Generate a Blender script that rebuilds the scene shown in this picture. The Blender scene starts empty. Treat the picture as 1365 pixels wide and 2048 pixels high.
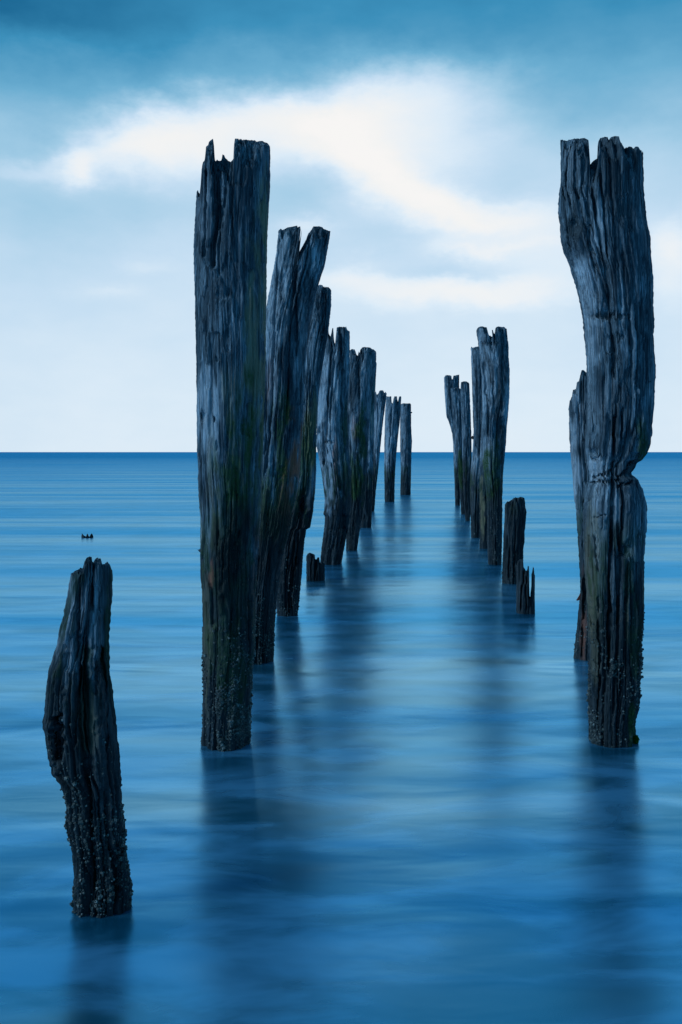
import bpy, math, random
import numpy as np

random.seed(7)
rng = np.random.default_rng(11)
SC = bpy.context.scene
COL = SC.collection

# ---------------------------------------------------------------- camera
F = 1990.0      # focal length in photo pixels (35 mm on a 24 mm wide frame)
CX, HY = 682.5, 904.0
H = 2.2         # eye height above the water

cam = bpy.data.cameras.new('camera')
cam.sensor_fit = 'HORIZONTAL'
cam.sensor_width = 24.0
cam.lens = 24.0 * F / 1365.0
cam.shift_y = -(1024.0 - HY) / 1365.0
cam.clip_start = 0.05
cam.clip_end = 100000
co = bpy.data.objects.new('camera', cam)
COL.objects.link(co)
co.location = (0, 0, H)
co.rotation_euler = (math.radians(90), 0, 0)
SC.camera = co

# ---------------------------------------------------------------- noise
def _hash(ix, iy, iz, seed):
    n = (ix.astype(np.int64) * 73856093) ^ (iy.astype(np.int64) * 19349663) ^ (iz.astype(np.int64) * 83492791) ^ (seed * 2654435761)
    n &= 0xffffffff
    n = ((n ^ (n >> 15)) * 2246822519) & 0xffffffff
    n = ((n ^ (n >> 13)) * 3266489917) & 0xffffffff
    n ^= (n >> 16)
    return n.astype(np.float64) / 4294967295.0

def vnoise(x, y, z, seed=0):
    x, y, z = np.broadcast_arrays(x, y, z)
    ix, iy, iz = np.floor(x), np.floor(y), np.floor(z)
    fx, fy, fz = x - ix, y - iy, z - iz
    sx, sy, sz = [f * f * f * (f * (f * 6 - 15) + 10) for f in (fx, fy, fz)]
    r = 0
    for a in (0, 1):
        wx = sx if a else 1 - sx
        for b in (0, 1):
            wy = sy if b else 1 - sy
            for c in (0, 1):
                wz = sz if c else 1 - sz
                r = r + wx * wy * wz * _hash(ix + a, iy + b, iz + c, seed)
    return r    # 0..1

def fbm(x, y, z, seed=0, octv=3):
    r, a, t = 0, 1.0, 0
    for i in range(octv):
        r = r + a * vnoise(x * 2 ** i, y * 2 ** i, z * 2 ** i, seed + i * 17)
        t += a
        a *= 0.5
    return r / t

def sstep(a, b, x):
    t = np.clip((x - a) / (b - a), 0, 1)
    return t * t * (3 - 2 * t)

# ---------------------------------------------------------------- node helpers
class NT:
    def __init__(s, nt):
        s.nt = nt
    def n(s, t, **kw):
        o = s.nt.nodes.new(t)
        for k, v in kw.items():
            setattr(o, k, v)
        return o
    def put(s, sock, v):
        if isinstance(v, bpy.types.NodeSocket):
            s.nt.links.new(v, sock)
        elif v is not None:
            sock.default_value = v
    def m(s, op, a, b=None, c=None, clamp=False):
        o = s.n('ShaderNodeMath', operation=op, use_clamp=clamp)
        for i, v in enumerate((a, b, c)):
            if v is not None:
                s.put(o.inputs[i], v)
        return o.outputs[0]
    def mix(s, f, a, b, blend='MIX'):
        o = s.n('ShaderNodeMix', data_type='RGBA', blend_type=blend)
        s.put(o.inputs[0], f)
        s.put(o.inputs[6], a if isinstance(a, bpy.types.NodeSocket) else (*a, 1))
        s.put(o.inputs[7], b if isinstance(b, bpy.types.NodeSocket) else (*b, 1))
        return o.outputs[2]
    def noise(s, vec, scale, detail=3, rough=0.5, dist=0.0):
        o = s.n('ShaderNodeTexNoise')
        s.put(o.inputs['Vector'], vec)
        o.inputs['Scale'].default_value = scale
        o.inputs['Detail'].default_value = detail
        o.inputs['Roughness'].default_value = rough
        o.inputs['Distortion'].default_value = dist
        return o.outputs['Fac']
    def mapping(s, vec, sc, loc=(0, 0, 0)):
        o = s.n('ShaderNodeMapping')
        s.put(o.inputs['Vector'], vec)
        o.inputs['Scale'].default_value = sc
        o.inputs['Location'].default_value = loc
        return o.outputs[0]
    def ramp(s, f, stops, interp='LINEAR'):
        o = s.n('ShaderNodeValToRGB')
        o.color_ramp.interpolation = interp
        el = o.color_ramp.elements
        while len(el) < len(stops):
            el.new(0.5)
        for e, (p, c) in zip(el, stops):
            e.position = p
            e.color = (*c, 1) if len(c) == 3 else c
        s.put(o.inputs[0], f)
        return o.outputs[0]
    def mrange(s, v, a, b, c=0.0, d=1.0, smooth=False):
        o = s.n('ShaderNodeMapRange')
        if smooth:
            o.interpolation_type = 'SMOOTHSTEP'
        s.put(o.inputs[0], v)
        for i, q in enumerate((a, b, c, d)):
            s.put(o.inputs[i + 1], q)
        return o.outputs[0]

def lin(*c):
    return tuple(((v / 255) / 12.92 if v <= 10 else (((v / 255) + 0.055) / 1.055) ** 2.4) for v in c)

def new_mat(name):
    m = bpy.data.materials.new(name)
    m.use_nodes = True
    m.node_tree.nodes.clear()
    return m, NT(m.node_tree)

# ---------------------------------------------------------------- sky
SUN_EL, SUN_AZ = 28, -112      # light from the left, a little behind the camera
w = bpy.data.worlds.new('World')
SC.world = w
w.use_nodes = True
w.node_tree.nodes.clear()
k = NT(w.node_tree)
tc = k.n('ShaderNodeTexCoord')
sp = k.n('ShaderNodeSeparateXYZ')
k.put(sp.inputs[0], tc.outputs['Generated'])
az = k.m('ARCTAN2', sp.outputs[0], sp.outputs[1])
el = k.m('ARCSINE', k.m('MAXIMUM', sp.outputs[2], 0.0))
cmb = k.n('ShaderNodeCombineXYZ')
k.put(cmb.inputs[0], az)
k.put(cmb.inputs[1], el)
# soft wind-blown warp of the cloud field
cv = k.mapping(cmb.outputs[0], (9, 16, 1))
n1 = k.n('ShaderNodeTexNoise'); k.put(n1.inputs['Vector'], cv)
n1.inputs['Scale'].default_value = 1.0; n1.inputs['Detail'].default_value = 5.0; n1.inputs['Roughness'].default_value = 0.64
s1 = k.n('ShaderNodeSeparateColor'); k.put(s1.inputs[0], n1.outputs['Color'])
azw = k.m('ADD', az, k.m('MULTIPLY', k.m('SUBTRACT', s1.outputs[0], 0.5), 0.075))
elw = k.m('ADD', el, k.m('MULTIPLY', k.m('SUBTRACT', s1.outputs[1], 0.5), 0.055))
# brightness of the overcast by elevation
brc = k.n('ShaderNodeFloatCurve')
def elp(y):
    return math.atan((HY - y) / F)
cur = brc.mapping.curves[0]
pts = [(0.0, .875), (elp(780), .845), (elp(640), .805), (elp(520), .755), (elp(420), .675), (elp(330), .57), (elp(240), .435),
       (elp(150), .37), (elp(60), .30), (elp(-40), .26), (0.75, .20), (1.0, .17)]
cur.points[0].location = pts[0]
cur.points[1].location = pts[-1]
for p in pts[1:-1]:
    cur.points.new(*p)
brc.mapping.update()
k.put(brc.inputs['Value'], elw)
b = brc.outputs[0]
def blob(x, y, sx, sy, a, rot=0.0):
    """one soft cloud in azimuth / elevation"""
    global b
    ax, ey = math.atan((x - CX) / F), math.atan((HY - y) / math.hypot(F, x - CX))
    sx, sy = sx / F, sy / F
    dx = k.m('SUBTRACT', azw, ax)
    dy = k.m('SUBTRACT', elw, ey)
    if rot:
        c, s_ = math.cos(rot), math.sin(rot)
        dx, dy = (k.m('ADD', k.m('MULTIPLY', dx, c), k.m('MULTIPLY', dy, s_)),
                  k.m('SUBTRACT', k.m('MULTIPLY', dy, c), k.m('MULTIPLY', dx, s_)))
    dx = k.m('DIVIDE', dx, sx)
    dy = k.m('DIVIDE', dy, sy)
    q = k.m('ADD', k.m('MULTIPLY', dx, dx), k.m('MULTIPLY', dy, dy))
    g = k.m('EXPONENT', k.m('MULTIPLY', q, -1.0))
    b = k.m('ADD', b, k.m('MULTIPLY', g, a))
BLOBS = [
    (155, 330, 36, 34, .40), (95, 345, 60, 22, .14), (20, 325, 60, 16, .12),
    (245, 290, 75, 42, .40, .45), (345, 285, 90, 60, .36), (430, 240, 150, 42, .38, .1), (470, 310, 130, 48, .26),
    (600, 250, 140, 50, .50), (740, 200, 95, 50, .42), (700, 300, 110, 55, .40, -.5), (840, 270, 130, 75, .42),
    (800, 370, 120, 45, .36, -.5), (900, 420, 140, 34, .30, -.15), (1000, 440, 110, 32, .24), (1000, 260, 120, 80, .12), (900, 200, 110, 50, .10),
    (960, 492, 110, 13, .22), (1090, 510, 90, 55, .16), (690, 545, 80, 20, .18), (820, 575, 170, 26, .25), (990, 580, 130, 24, .22),
    (620, 455, 45, 14, .18), (1335, 480, 45, 42, .28), (1350, 560, 40, 60, .18),
    (250, 400, 170, 45, -.04), (600, 390, 100, 50, -.06), (830, 485, 140, 24, -.05), (900, 535, 160, 14, -.08), (1000, 470, 60, 12, -.04),
    (0, 20, 330, 70, -.12), (640, 130, 140, 60, .02), (1300, 260, 190, 110, .07), (1180, 380, 120, 80, .06), (90, 250, 200, 60, .03),
    (220, 580, 60, 16, .06), (290, 525, 60, 16, .06), (60, 560, 200, 160, -.05), (1300, 700, 130, 200, -.035), (30, 800, 90, 130, -.03),
    (480, 110, 130, 30, .04), (900, 170, 120, 40, .08), (60, 440, 120, 70, -.05),
]
for q in BLOBS:
    x_, y_, sx_, sy_, a__ = q[:5]
    kk = 1.12 if a__ > .1 else 1.0
    blob(x_, y_, sx_ * kk, sy_ * kk, a__ * (0.80 if a__ > .1 else 1), *q[5:])
# high-elevation cloud structure, and the dimmer evening sky behind the camera
n2 = k.noise(k.mapping(cmb.outputs[0], (2.2, 6, 1), (3, 1, 0)), 1.0, 4, 0.55)
b = k.m('ADD', b, k.m('MULTIPLY', k.m('SUBTRACT', n2, 0.5), 0.07))
n3 = k.noise(k.mapping(cmb.outputs[0], (14, 30, 1), (1, 4, 0)), 1.0, 3, 0.5)
b = k.m('ADD', b, k.m('MULTIPLY', k.m('SUBTRACT', n3, 0.5), 0.085))
front = k.mrange(k.m('ADD', sp.outputs[1], k.m('MULTIPLY', sp.outputs[0], -0.35)), -0.9, 0.75, 0.42, 1.0, True)
b = k.m('MULTIPLY', b, front)
skycol = k.ramp(k.m('DIVIDE', b, 1.22), [(0.0, lin(2, 58, 100)), (0.115, lin(12, 98, 144)), (0.23, lin(60, 146, 190)), (0.344, lin(110, 177, 213)),
                    (0.475, lin(162, 206, 233)), (0.607, lin(200, 226, 247)), (0.713, lin(224, 240, 253)), (0.82, lin(240, 246, 251)), (0.93, lin(249, 249, 248)), (1.0, lin(253, 251, 249))])
bg2 = k.n('ShaderNodeBackground')
k.put(bg2.inputs[0], skycol)
bg2.inputs[1].default_value = 1.0
sky = k.n('ShaderNodeTexSky', sky_type='NISHITA')
sky.sun_disc = False
sky.sun_elevation = math.radians(SUN_EL)
sky.sun_rotation = math.radians(SUN_AZ)
bg1 = k.n('ShaderNodeBackground')
k.put(bg1.inputs[0], sky.outputs[0])
bg1.inputs[1].default_value = 0.06
mx = k.n('ShaderNodeMixShader')
mx.inputs[0].default_value = 0.94
k.put(mx.inputs[1], bg1.outputs[0])
k.put(mx.inputs[2], bg2.outputs[0])
wo = k.n('ShaderNodeOutputWorld')
k.put(wo.inputs[0], mx.outputs[0])

sl = bpy.data.lights.new('sun', 'SUN')
sl.energy = 1.35
sl.angle = math.radians(14)
sl.color = (0.50, 0.77, 1.0)
so = bpy.data.objects.new('sun', sl)
COL.objects.link(so)
a_, e_ = math.radians(SUN_AZ), math.radians(SUN_EL)
sd = np.array([math.sin(a_) * math.cos(e_), math.cos(a_) * math.cos(e_), math.sin(e_)])
from mathutils import Vector
so.rotation_euler = Vector(sd).to_track_quat('Z', 'Y').to_euler()

# ---------------------------------------------------------------- water
def water_mat():
    wm, k = new_mat('sea_water')
    tc = k.n('ShaderNodeTexCoord')
    P = tc.outputs['Object']
    a1 = k.noise(k.mapping(P, (0.55, 1.15, 1)), 1.0, 2, 0.4, 0.5)
    a2 = k.noise(k.mapping(P, (1.5, 5.0, 1), (5, 3, 0)), 1.0, 2, 0.5, 0.3)
    a3 = k.noise(k.mapping(P, (0.07, 0.25, 1), (2, 9, 0)), 1.0, 3, 0.5)
    a4 = k.noise(k.mapping(P, (0.004, 0.02, 1), (7, 9, 0)), 1.0, 4, 0.6)
    hgt = k.m('ADD', k.m('MULTIPLY', a1, 0.070), k.m('MULTIPLY', a2, 0.006))
    hgt = k.m('ADD', hgt, k.m('MULTIPLY', a3, 0.26))
    hgt = k.m('ADD', hgt, k.m('MULTIPLY', a4, 2.0))
    bp = k.n('ShaderNodeBump')
    bp.inputs['Strength'].default_value = 0.42
    bp.inputs['Distance'].default_value = 1.0
    k.put(bp.inputs['Height'], hgt)
    # open sea farther out: the waves' darker, bluer reflection is painted into the tint
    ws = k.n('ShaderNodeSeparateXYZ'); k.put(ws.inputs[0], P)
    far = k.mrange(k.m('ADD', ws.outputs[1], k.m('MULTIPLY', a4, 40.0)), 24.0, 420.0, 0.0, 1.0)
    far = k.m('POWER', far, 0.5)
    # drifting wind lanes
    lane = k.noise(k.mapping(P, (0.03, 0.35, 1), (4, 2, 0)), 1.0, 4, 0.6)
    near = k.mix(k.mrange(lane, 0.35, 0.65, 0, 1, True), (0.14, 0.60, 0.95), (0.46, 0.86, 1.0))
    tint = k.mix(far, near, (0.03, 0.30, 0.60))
    gl = k.n('ShaderNodeBsdfGlossy', distribution='GGX')
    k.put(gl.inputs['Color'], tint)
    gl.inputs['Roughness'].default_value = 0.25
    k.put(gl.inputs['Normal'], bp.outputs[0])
    df = k.n('ShaderNodeBsdfDiffuse')
    milk = k.noise(k.mapping(P, (0.9, 2.0, 1), (1, 7, 0)), 1.0, 4, 0.55, 0.4)
    # clearer, greener water against milky aerated water
    k.put(df.inputs['Color'], k.mix(k.mrange(milk, 0.36, 0.66, 0, 1, True), (0.001, 0.12, 0.20), (0.15, 0.52, 0.84)))
    fr = k.n('ShaderNodeFresnel')
    fr.inputs['IOR'].default_value = 1.7
    k.put(fr.inputs['Normal'], bp.outputs[0])
    mx = k.n('ShaderNodeMixShader')
    k.put(mx.inputs[0], k.mrange(fr.outputs[0], 0.0, 0.45, 0.42, 0.80))
    k.put(mx.inputs[1], df.outputs[0])
    k.put(mx.inputs[2], gl.outputs[0])
    res = mx.outputs[0]
    out = k.n('ShaderNodeOutputMaterial')
    k.put(out.inputs[0], res)
    return wm
wm = water_mat()

me = bpy.data.meshes.new('sea_water')
S = 40000
me.from_pydata([(-S, -S, 0), (S, -S, 0), (S, S, 0), (-S, S, 0)], [], [(0, 1, 2, 3)])
sea = bpy.data.objects.new('sea_water', me)
sea['kind'] = 'structure'
sea['label'] = 'calm blue sea smoothed by a long exposure'
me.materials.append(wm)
COL.objects.link(sea)

# ---------------------------------------------------------------- wood
def attr(k, name):
    o = k.n('ShaderNodeAttribute', attribute_name=name)
    return o.outputs['Fac']
wood, k = new_mat('weathered_wood')
tc = k.n('ShaderNodeTexCoord')
inf = k.n('ShaderNodeObjectInfo')
P = tc.outputs['Object']
ps = k.n('ShaderNodeVectorMath', operation='ADD')
k.put(ps.inputs[0], P)
k.put(ps.inputs[1], k.m('MULTIPLY', inf.outputs['Random'], 37.0))
P = ps.outputs[0]
g1 = k.noise(k.mapping(P, (70, 70, 2.4)), 1.0, 5, 0.72, 0.5)
g0 = k.noise(k.mapping(P, (190, 190, 9)), 1.0, 3, 0.6, 0.3)
g2 = k.noise(k.mapping(P, (13, 13, 0.8)), 1.0, 3, 0.55, 0.4)
g3 = k.noise(k.mapping(P, (3.0, 3.0, 1.6)), 1.0, 4, 0.6)
g4 = k.noise(P, 240, 2, 0.6)
f = k.m('ADD', k.m('MULTIPLY', g1, 0.62), k.m('MULTIPLY', g2, 0.38))
f = k.m('ADD', f, k.m('MULTIPLY', k.m('SUBTRACT', g0, 0.5), 0.30))
col = k.ramp(f, [(0.34, (0.008, 0.014, 0.020)), (0.45, (0.055, 0.08, 0.10)), (0.54, (0.17, 0.22, 0.26)), (0.65, (0.42, 0.50, 0.58))])
# silvering: paler bleached areas against older dark ones
col = k.mix(k.mrange(g3, 0.40, 0.62, 0.0, 0.75, True), col, k.mix(0.8, col, (0.025, 0.036, 0.048)))
col = k.mix(k.m('MULTIPLY', attr(k, 'bleach_highlight'), 0.9), col, k.mix(k.mrange(f,0.35,0.65), (0.07, 0.09, 0.11), (0.72, 0.78, 0.86)))  # silvered wood and side-lit highlights, both painted as pale colour
wet = attr(k, 'wet')
col = k.mix(k.m('MULTIPLY', wet, 0.94), col, k.mix(k.m('POWER', f, 1.5), (0.002, 0.006, 0.009), (0.042, 0.052, 0.054)))
col = k.mix(k.m('MULTIPLY', attr(k, 'tan'), 0.8), col, k.mix(f, (0.09, 0.07, 0.035), (0.52, 0.42, 0.24)))
col = k.mix(k.m('MULTIPLY', attr(k, 'rust'), 0.85), col, k.mix(f, (0.20, 0.045, 0.02), (0.75, 0.25, 0.14)))
mossn = k.noise(P, 38, 3, 0.6)
moss = k.m('MULTIPLY', attr(k, 'moss'), k.mrange(mossn, 0.3, 0.6, 0.55, 1.0))
col = k.mix(moss, col, k.mix(mossn, (0.006, 0.028, 0.010), (0.07, 0.13, 0.03)))
col = k.mix(attr(k, 'dark_patch'), col, (0.016, 0.018, 0.02))  # dark algae low on the shafts, plus a dark band in one gouge
bp = k.n('ShaderNodeBump')
bp.inputs['Strength'].default_value = 0.9
bp.inputs['Distance'].default_value = 0.011
k.put(bp.inputs['Height'], k.m('ADD', f, k.m('MULTIPLY', g4, 0.25)))
pb = k.n('ShaderNodeBsdfPrincipled')
k.put(pb.inputs['Base Color'], col)
k.put(pb.inputs['Roughness'], k.mrange(wet, 0, 1, 0.85, 0.5))
pb.inputs['Specular IOR Level'].default_value = 0.18
k.put(pb.inputs['Normal'], bp.outputs[0])
out = k.n('ShaderNodeOutputMaterial')
k.put(out.inputs[0], pb.outputs[0])

barn, k = new_mat('barnacle_shell')
tc = k.n('ShaderNodeTexCoord')
bn = k.noise(tc.outputs['Object'], 30, 3, 0.7)
pb = k.n('ShaderNodeBsdfPrincipled')
k.put(pb.inputs['Base Color'], k.ramp(bn, [(0.35, (0.025, 0.035, 0.035)), (0.55, (0.09, 0.10, 0.09)), (0.72, (0.38, 0.40, 0.38))]))
pb.inputs['Roughness'].default_value = 0.6
out = k.n('ShaderNodeOutputMaterial')
k.put(out.inputs[0], pb.outputs[0])

iron, k = new_mat('rusted_iron')
tc = k.n('ShaderNodeTexCoord')
bn = k.noise(tc.outputs['Object'], 60, 3, 0.7)
pb = k.n('ShaderNodeBsdfPrincipled')
k.put(pb.inputs['Base Color'], k.ramp(bn, [(0.3, (0.02, 0.015, 0.012)), (0.7, (0.10, 0.04, 0.02))]))
pb.inputs['Roughness'].default_value = 0.8
out = k.n('ShaderNodeOutputMaterial')
k.put(out.inputs[0], pb.outputs[0])

weed, k = new_mat('green_seaweed')
tc = k.n('ShaderNodeTexCoord')
bn = k.noise(tc.outputs['Object'], 80, 3, 0.7)
pb = k.n('ShaderNodeBsdfPrincipled')
k.put(pb.inputs['Base Color'], k.ramp(bn, [(0.3, (0.01, 0.06, 0.006)), (0.7, (0.08, 0.26, 0.02))]))
pb.inputs['Roughness'].default_value = 0.45
out = k.n('ShaderNodeOutputMaterial')
k.put(out.inputs[0], pb.outputs[0])

redwood, k = new_mat('reddish_splintered_wood')
tc = k.n('ShaderNodeTexCoord')
bn = k.noise(k.mapping(tc.outputs['Object'], (90, 90, 8)), 1, 3, 0.7)
pb = k.n('ShaderNodeBsdfPrincipled')
k.put(pb.inputs['Base Color'], k.ramp(bn, [(0.3, (0.06, 0.012, 0.008)), (0.7, (0.26, 0.07, 0.04))]))
pb.inputs['Roughness'].default_value = 0.8
out = k.n('ShaderNodeOutputMaterial')
k.put(out.inputs[0], pb.outputs[0])

# ---------------------------------------------------------------- mesh helpers
def make_mesh(name, co_, faces, mat, parent, attrs=None, smooth=True):
    me = bpy.data.meshes.new(name)
    nv = len(co_)
    me.vertices.add(nv)
    me.vertices.foreach_set('co', np.asarray(co_, dtype=np.float32).ravel())
    fa = [np.asarray(q) for q in faces if len(q)]
    tot = sum(len(q) for q in fa)
    li = np.concatenate([q.ravel() for q in fa]).astype(np.int32)
    sz = np.concatenate([np.full(len(q), q.shape[1]) for q in fa]).astype(np.int32)
    st = np.concatenate([[0], np.cumsum(sz)[:-1]]).astype(np.int32)
    me.loops.add(len(li))
    me.loops.foreach_set('vertex_index', li)
    me.polygons.add(tot)
    me.polygons.foreach_set('loop_start', st)
    me.polygons.foreach_set('loop_total', sz)
    me.update(calc_edges=True)
    me.polygons.foreach_set('use_smooth', np.full(tot, smooth))
    for an, av in (attrs or {}).items():
        at = me.attributes.new(an, 'FLOAT', 'POINT')
        at.data.foreach_set('value', np.asarray(av, dtype=np.float32))
    me.materials.append(mat)
    ob = bpy.data.objects.new(name, me)
    COL.objects.link(ob)
    if parent:
        ob.parent = parent
    return ob

def pile(name, label, base, left, right, top, seed, group=None, cuts=(), cracks=(), dents=(), patches=(),
         tide=1.75, flute=1.0, barnacles=0, ragged=0.10, twist=0.0, thick=1.0, barn_top=0.9, fine=1.0, bolts=(), res=1.0):
    """A weathered timber pile: its outline, measured in photo pixels, is turned into metres at its own distance,
    then given a round, grooved and split body of real thickness."""
    D0 = F * H / (base - HY)
    L = np.array(left, float); R = np.array(right, float)
    wpx = abs(np.interp(base, R[:, 1], R[:, 0]) - np.interp(base, L[:, 1], L[:, 0]))
    D = D0 + 0.5 * wpx * D0 / F
    m = D / F
    def lx(y): return np.interp(y, L[:, 1], L[:, 0])
    def rx(y): return np.interp(y, R[:, 1], R[:, 0])
    def y2z(y): return H + (HY - y) * m
    def z2y(z): return HY - (z - H) / m
    bx = (0.5 * (lx(base) + rx(base)) - CX) * m
    root = bpy.data.objects.new(name, None)
    COL.objects.link(root)
    root.location = (bx, D, 0)
    root.empty_display_size = 0.2
    root['label'] = label
    root['category'] = 'timber pile' if 'stump' not in name else 'stump'
    if group:
        root['group'] = group
    px = D / 995.0                    # size of a render pixel here
    T = np.array(top, float)
    tu = np.array([(x - 0.5 * (lx(y) + rx(y))) / (0.5 * (rx(y) - lx(y))) for x, y in T])
    tu = np.maximum.accumulate(tu + np.arange(len(tu)) * 1e-4)
    tz = y2z(T[:, 1])
    tx = np.maximum.accumulate(T[:, 0] + np.arange(len(tu)) * 1e-3)
    zmax = tz.max()
    rmean = 0.5 * np.mean(rx(T[:, 1].mean() + np.linspace(0, 1, 9) * (base - T[:, 1].mean())) - lx(T[:, 1].mean() + np.linspace(0, 1, 9) * (base - T[:, 1].mean()))) * m
    def Htop(u, v):
        # the break runs straight back through the pile, so a gap in it shows daylight
        yv = 0.95 * rmean * v
        zz_ = np.interp(u, tu, tz)
        for _i in range(3):
            yy_ = z2y(zz_)
            xw = (0.5 * (rx(yy_) + lx(yy_)) - CX) * m + 0.5 * (rx(yy_) - lx(yy_)) * m * u
            zz_ = H + (HY - np.interp(CX + xw * F / (D + yv), tx, T[:, 1])) * (D + yv) / F
        h = zz_
        jit = (vnoise(u * 9 + 3, v * 3, 0.5, seed + 90) - 0.5) * 2
        v0 = jit * 0.75 * np.sqrt(np.clip(1 - u * u, 0, 1))
        d = np.abs(v - v0)
        pen = ragged * sstep(0.12, 0.9, d) * (0.4 + 1.2 * vnoise(u * 5, v * 5, 0, seed + 91))
        pen = pen + ragged * 0.35 * sstep(0.05, .15, d) * np.abs(vnoise(u * 22, v * 22, 1, seed + 92) - 0.5) * 2
        pen = pen + 0.018 * thick * vnoise(u * 34, v * 34, 2, seed + 93) ** 2
        return np.maximum(h - pen, -0.15)
    N = int(np.clip(res * 2 * math.pi * rmean / (0.55 * px), 72, 420))
    M = int(np.clip((zmax + 0.35) / (0.75 * px), 60, 900))
    K = int(np.clip(res * N / 9, 12, 60))
    th = np.linspace(0, 2 * math.pi, N, endpoint=False)
    uc, vc = np.cos(th), np.sin(th)          # v = -1 faces the camera
    zb = -0.35
    def shape(Z):
        """centre, half width, depth radius, inward scale factors and signed x share for points on the shaft"""
        TH = np.broadcast_to(th[None, :], Z.shape) + twist * Z
        Y = z2y(Z)
        half = 0.5 * (rx(Y) - lx(Y)) * m
        cen = (0.5 * (rx(Y) + lx(Y)) - CX) * m - bx
        depth_r = (0.75 * rmean + 0.25 * half) * (0.92 + 0.16 * vnoise(Z * 0.9, 0.0, 0.0, seed + 5))
        U = np.broadcast_to(uc, Z.shape); V = np.broadcast_to(vc, Z.shape)
        arc = rmean
        cxs, sxs = np.cos(TH), np.sin(TH)
        wob = (fbm(cxs * 2, sxs * 2, Z * 0.8, seed + 7, 2) - 0.5) * 0.22
        gm = 0.15 + 1.25 * sstep(0.38, 0.64, fbm(cxs * 1.6, sxs * 1.6, Z * 1.1, seed + 8, 2))
        def ring(s, sz, sd, o=2):
            c2, s2 = np.cos(TH + wob), np.sin(TH + wob)
            return fbm(c2 * arc * s, s2 * arc * s, Z * sz, sd, o)
        disp = np.zeros_like(Z)
        f1 = ring(9, 0.55, seed + 11)
        disp += flute * 0.060 * arc / 0.2 * np.abs(f1 - 0.5) * 2 * 0.7
        g = ring(26, 1.1, seed + 12, 2)
        disp += gm * flute * 0.032 * (1 - sstep(0.0, 0.13, np.abs(g - 0.5)))
        g = ring(62, 2.4, seed + 13, 2)
        disp += (1.2 - 0.6 * gm) * fine * 0.011 * (1 - sstep(0.0, 0.16, np.abs(g - 0.5)))
        disp += fine * 0.012 * ring(45, 2.0, seed + 14, 3)
        disp += fine * 0.007 * fbm(cxs * arc * 60, sxs * arc * 60, Z * 22, seed + 15, 2) * (1 + sstep(0.9, 0.2, Z))
        rr = np.random.default_rng(seed)
        for _ in range(14):
            t0 = rr.uniform(0, 2 * math.pi); z0 = rr.uniform(0.1, zmax); ln = rr.uniform(0.25, 1.1) * min(1, zmax / 3 + .3)
            wd = rr.uniform(0.003, 0.007) + 0.3 * px * 0.5; dp = rr.uniform(0.02, 0.06) * min(1, flute * 1.8)
            da = (TH + wob * 0.25 - t0 + math.pi) % (2 * math.pi) - math.pi
            env = sstep(1.0, 0.6, np.abs(Z - z0) / ln)
            disp += dp * env * np.exp(-((da * arc) / (wd * (0.5 + env))) ** 2)
        for _ in range(34):
            t0 = rr.uniform(0, 2 * math.pi); z0 = rr.uniform(0.0, zmax); ln = rr.uniform(0.10, 0.45)
            wd = rr.uniform(0.0018, 0.0035) + 0.28 * px * 0.5; dp = rr.uniform(0.012, 0.03) * min(1, flute * 1.8)
            da = (TH + wob * 0.15 + 0.03 * (Z - z0) - t0 + math.pi) % (2 * math.pi) - math.pi
            env = sstep(1.0, 0.5, np.abs(Z - z0) / ln)
            disp += dp * env * np.exp(-((da * arc) / (wd * (0.4 + env))) ** 2)
        crust = sstep(1.0, 0.35, Z) * sstep(0.42, 0.6, fbm(cxs * arc * 9, sxs * arc * 9, Z * 4, seed + 19, 2))
        disp -= 0.011 * crust * (vnoise(cxs * arc * 75, sxs * arc * 75, Z * 75, seed + 18) - 0.3) * (1 if barnacles else 0)
        edge = 1 - 0.6 * np.abs(U) ** 5
        disp *= edge
        cut = np.zeros_like(Z)
        frontm = sstep(0.1, -0.35, V)
        pf = D / (D + 0.9 * depth_r * V)
        Xp = CX + (cen + bx + half * U * 0.97) / m * pf
        Y = HY - (Z - H) / m * pf
        for pts_, wd, dp in cracks:
            c = np.array(pts_, float)
            xc = np.interp(Y, c[:, 1], c[:, 0], left=-1e4, right=-1e4)
            ends = sstep(c[0, 1] - 1, c[0, 1] + 12, Y) * sstep(c[-1, 1] + 1, c[-1, 1] - 14, Y)
            xc = xc + (vnoise(Y / 14, 0, 0, seed + 61) - 0.5) * 2.4
            cut += dp * np.exp(-((Xp - xc) / wd) ** 2) * ends * frontm
        for pts_, wd, dp in cuts:      # oblique axe cuts across the grain
            c = np.array(pts_, float)
            yc = np.interp(Xp, c[:, 0], c[:, 1]) + (vnoise(Xp / 6, 0, 0, seed + 64) - 0.5) * 5
            ends = sstep(c[0, 0] - 2, c[0, 0] + 6, Xp) * sstep(c[-1, 0] + 2, c[-1, 0] - 6, Xp)
            dd = (Y - yc) / wd
            cut += dp * np.where(dd < 0, np.exp(-(dd * 1.8) ** 2), np.exp(-(dd * 0.6) ** 2)) * ends * frontm
        for (dx_, dy_, ax_, ay_, dp) in dents:
            wx_ = Xp + (vnoise(Xp / 9, Y / 9, 0, seed + 62) - 0.5) * ax_ * 0.8
            wy_ = Y + (vnoise(Xp / 9, Y / 9, 3, seed + 63) - 0.5) * ay_ * 0.8
            q = ((wx_ - dx_) / ax_) ** 2 + ((wy_ - dy_) / ay_) ** 2
            cut += dp * np.exp(-q ** 2) * frontm
        fl = fbm(cxs * arc * 14, sxs * arc * 14, Z * 4, seed + 21, 2)
        disp += 0.016 * sstep(0.60, 0.66, fl) * edge
        disp = np.clip(disp, -0.05, 0.75 * np.minimum(half, depth_r))
        kx = 1 - disp / np.maximum(half, 1e-3)
        ky = 1 - disp / depth_r
        cut = np.clip(cut, -0.05, depth_r * (0.15 + 1.1 * np.abs(V)))
        e = U * kx
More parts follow.
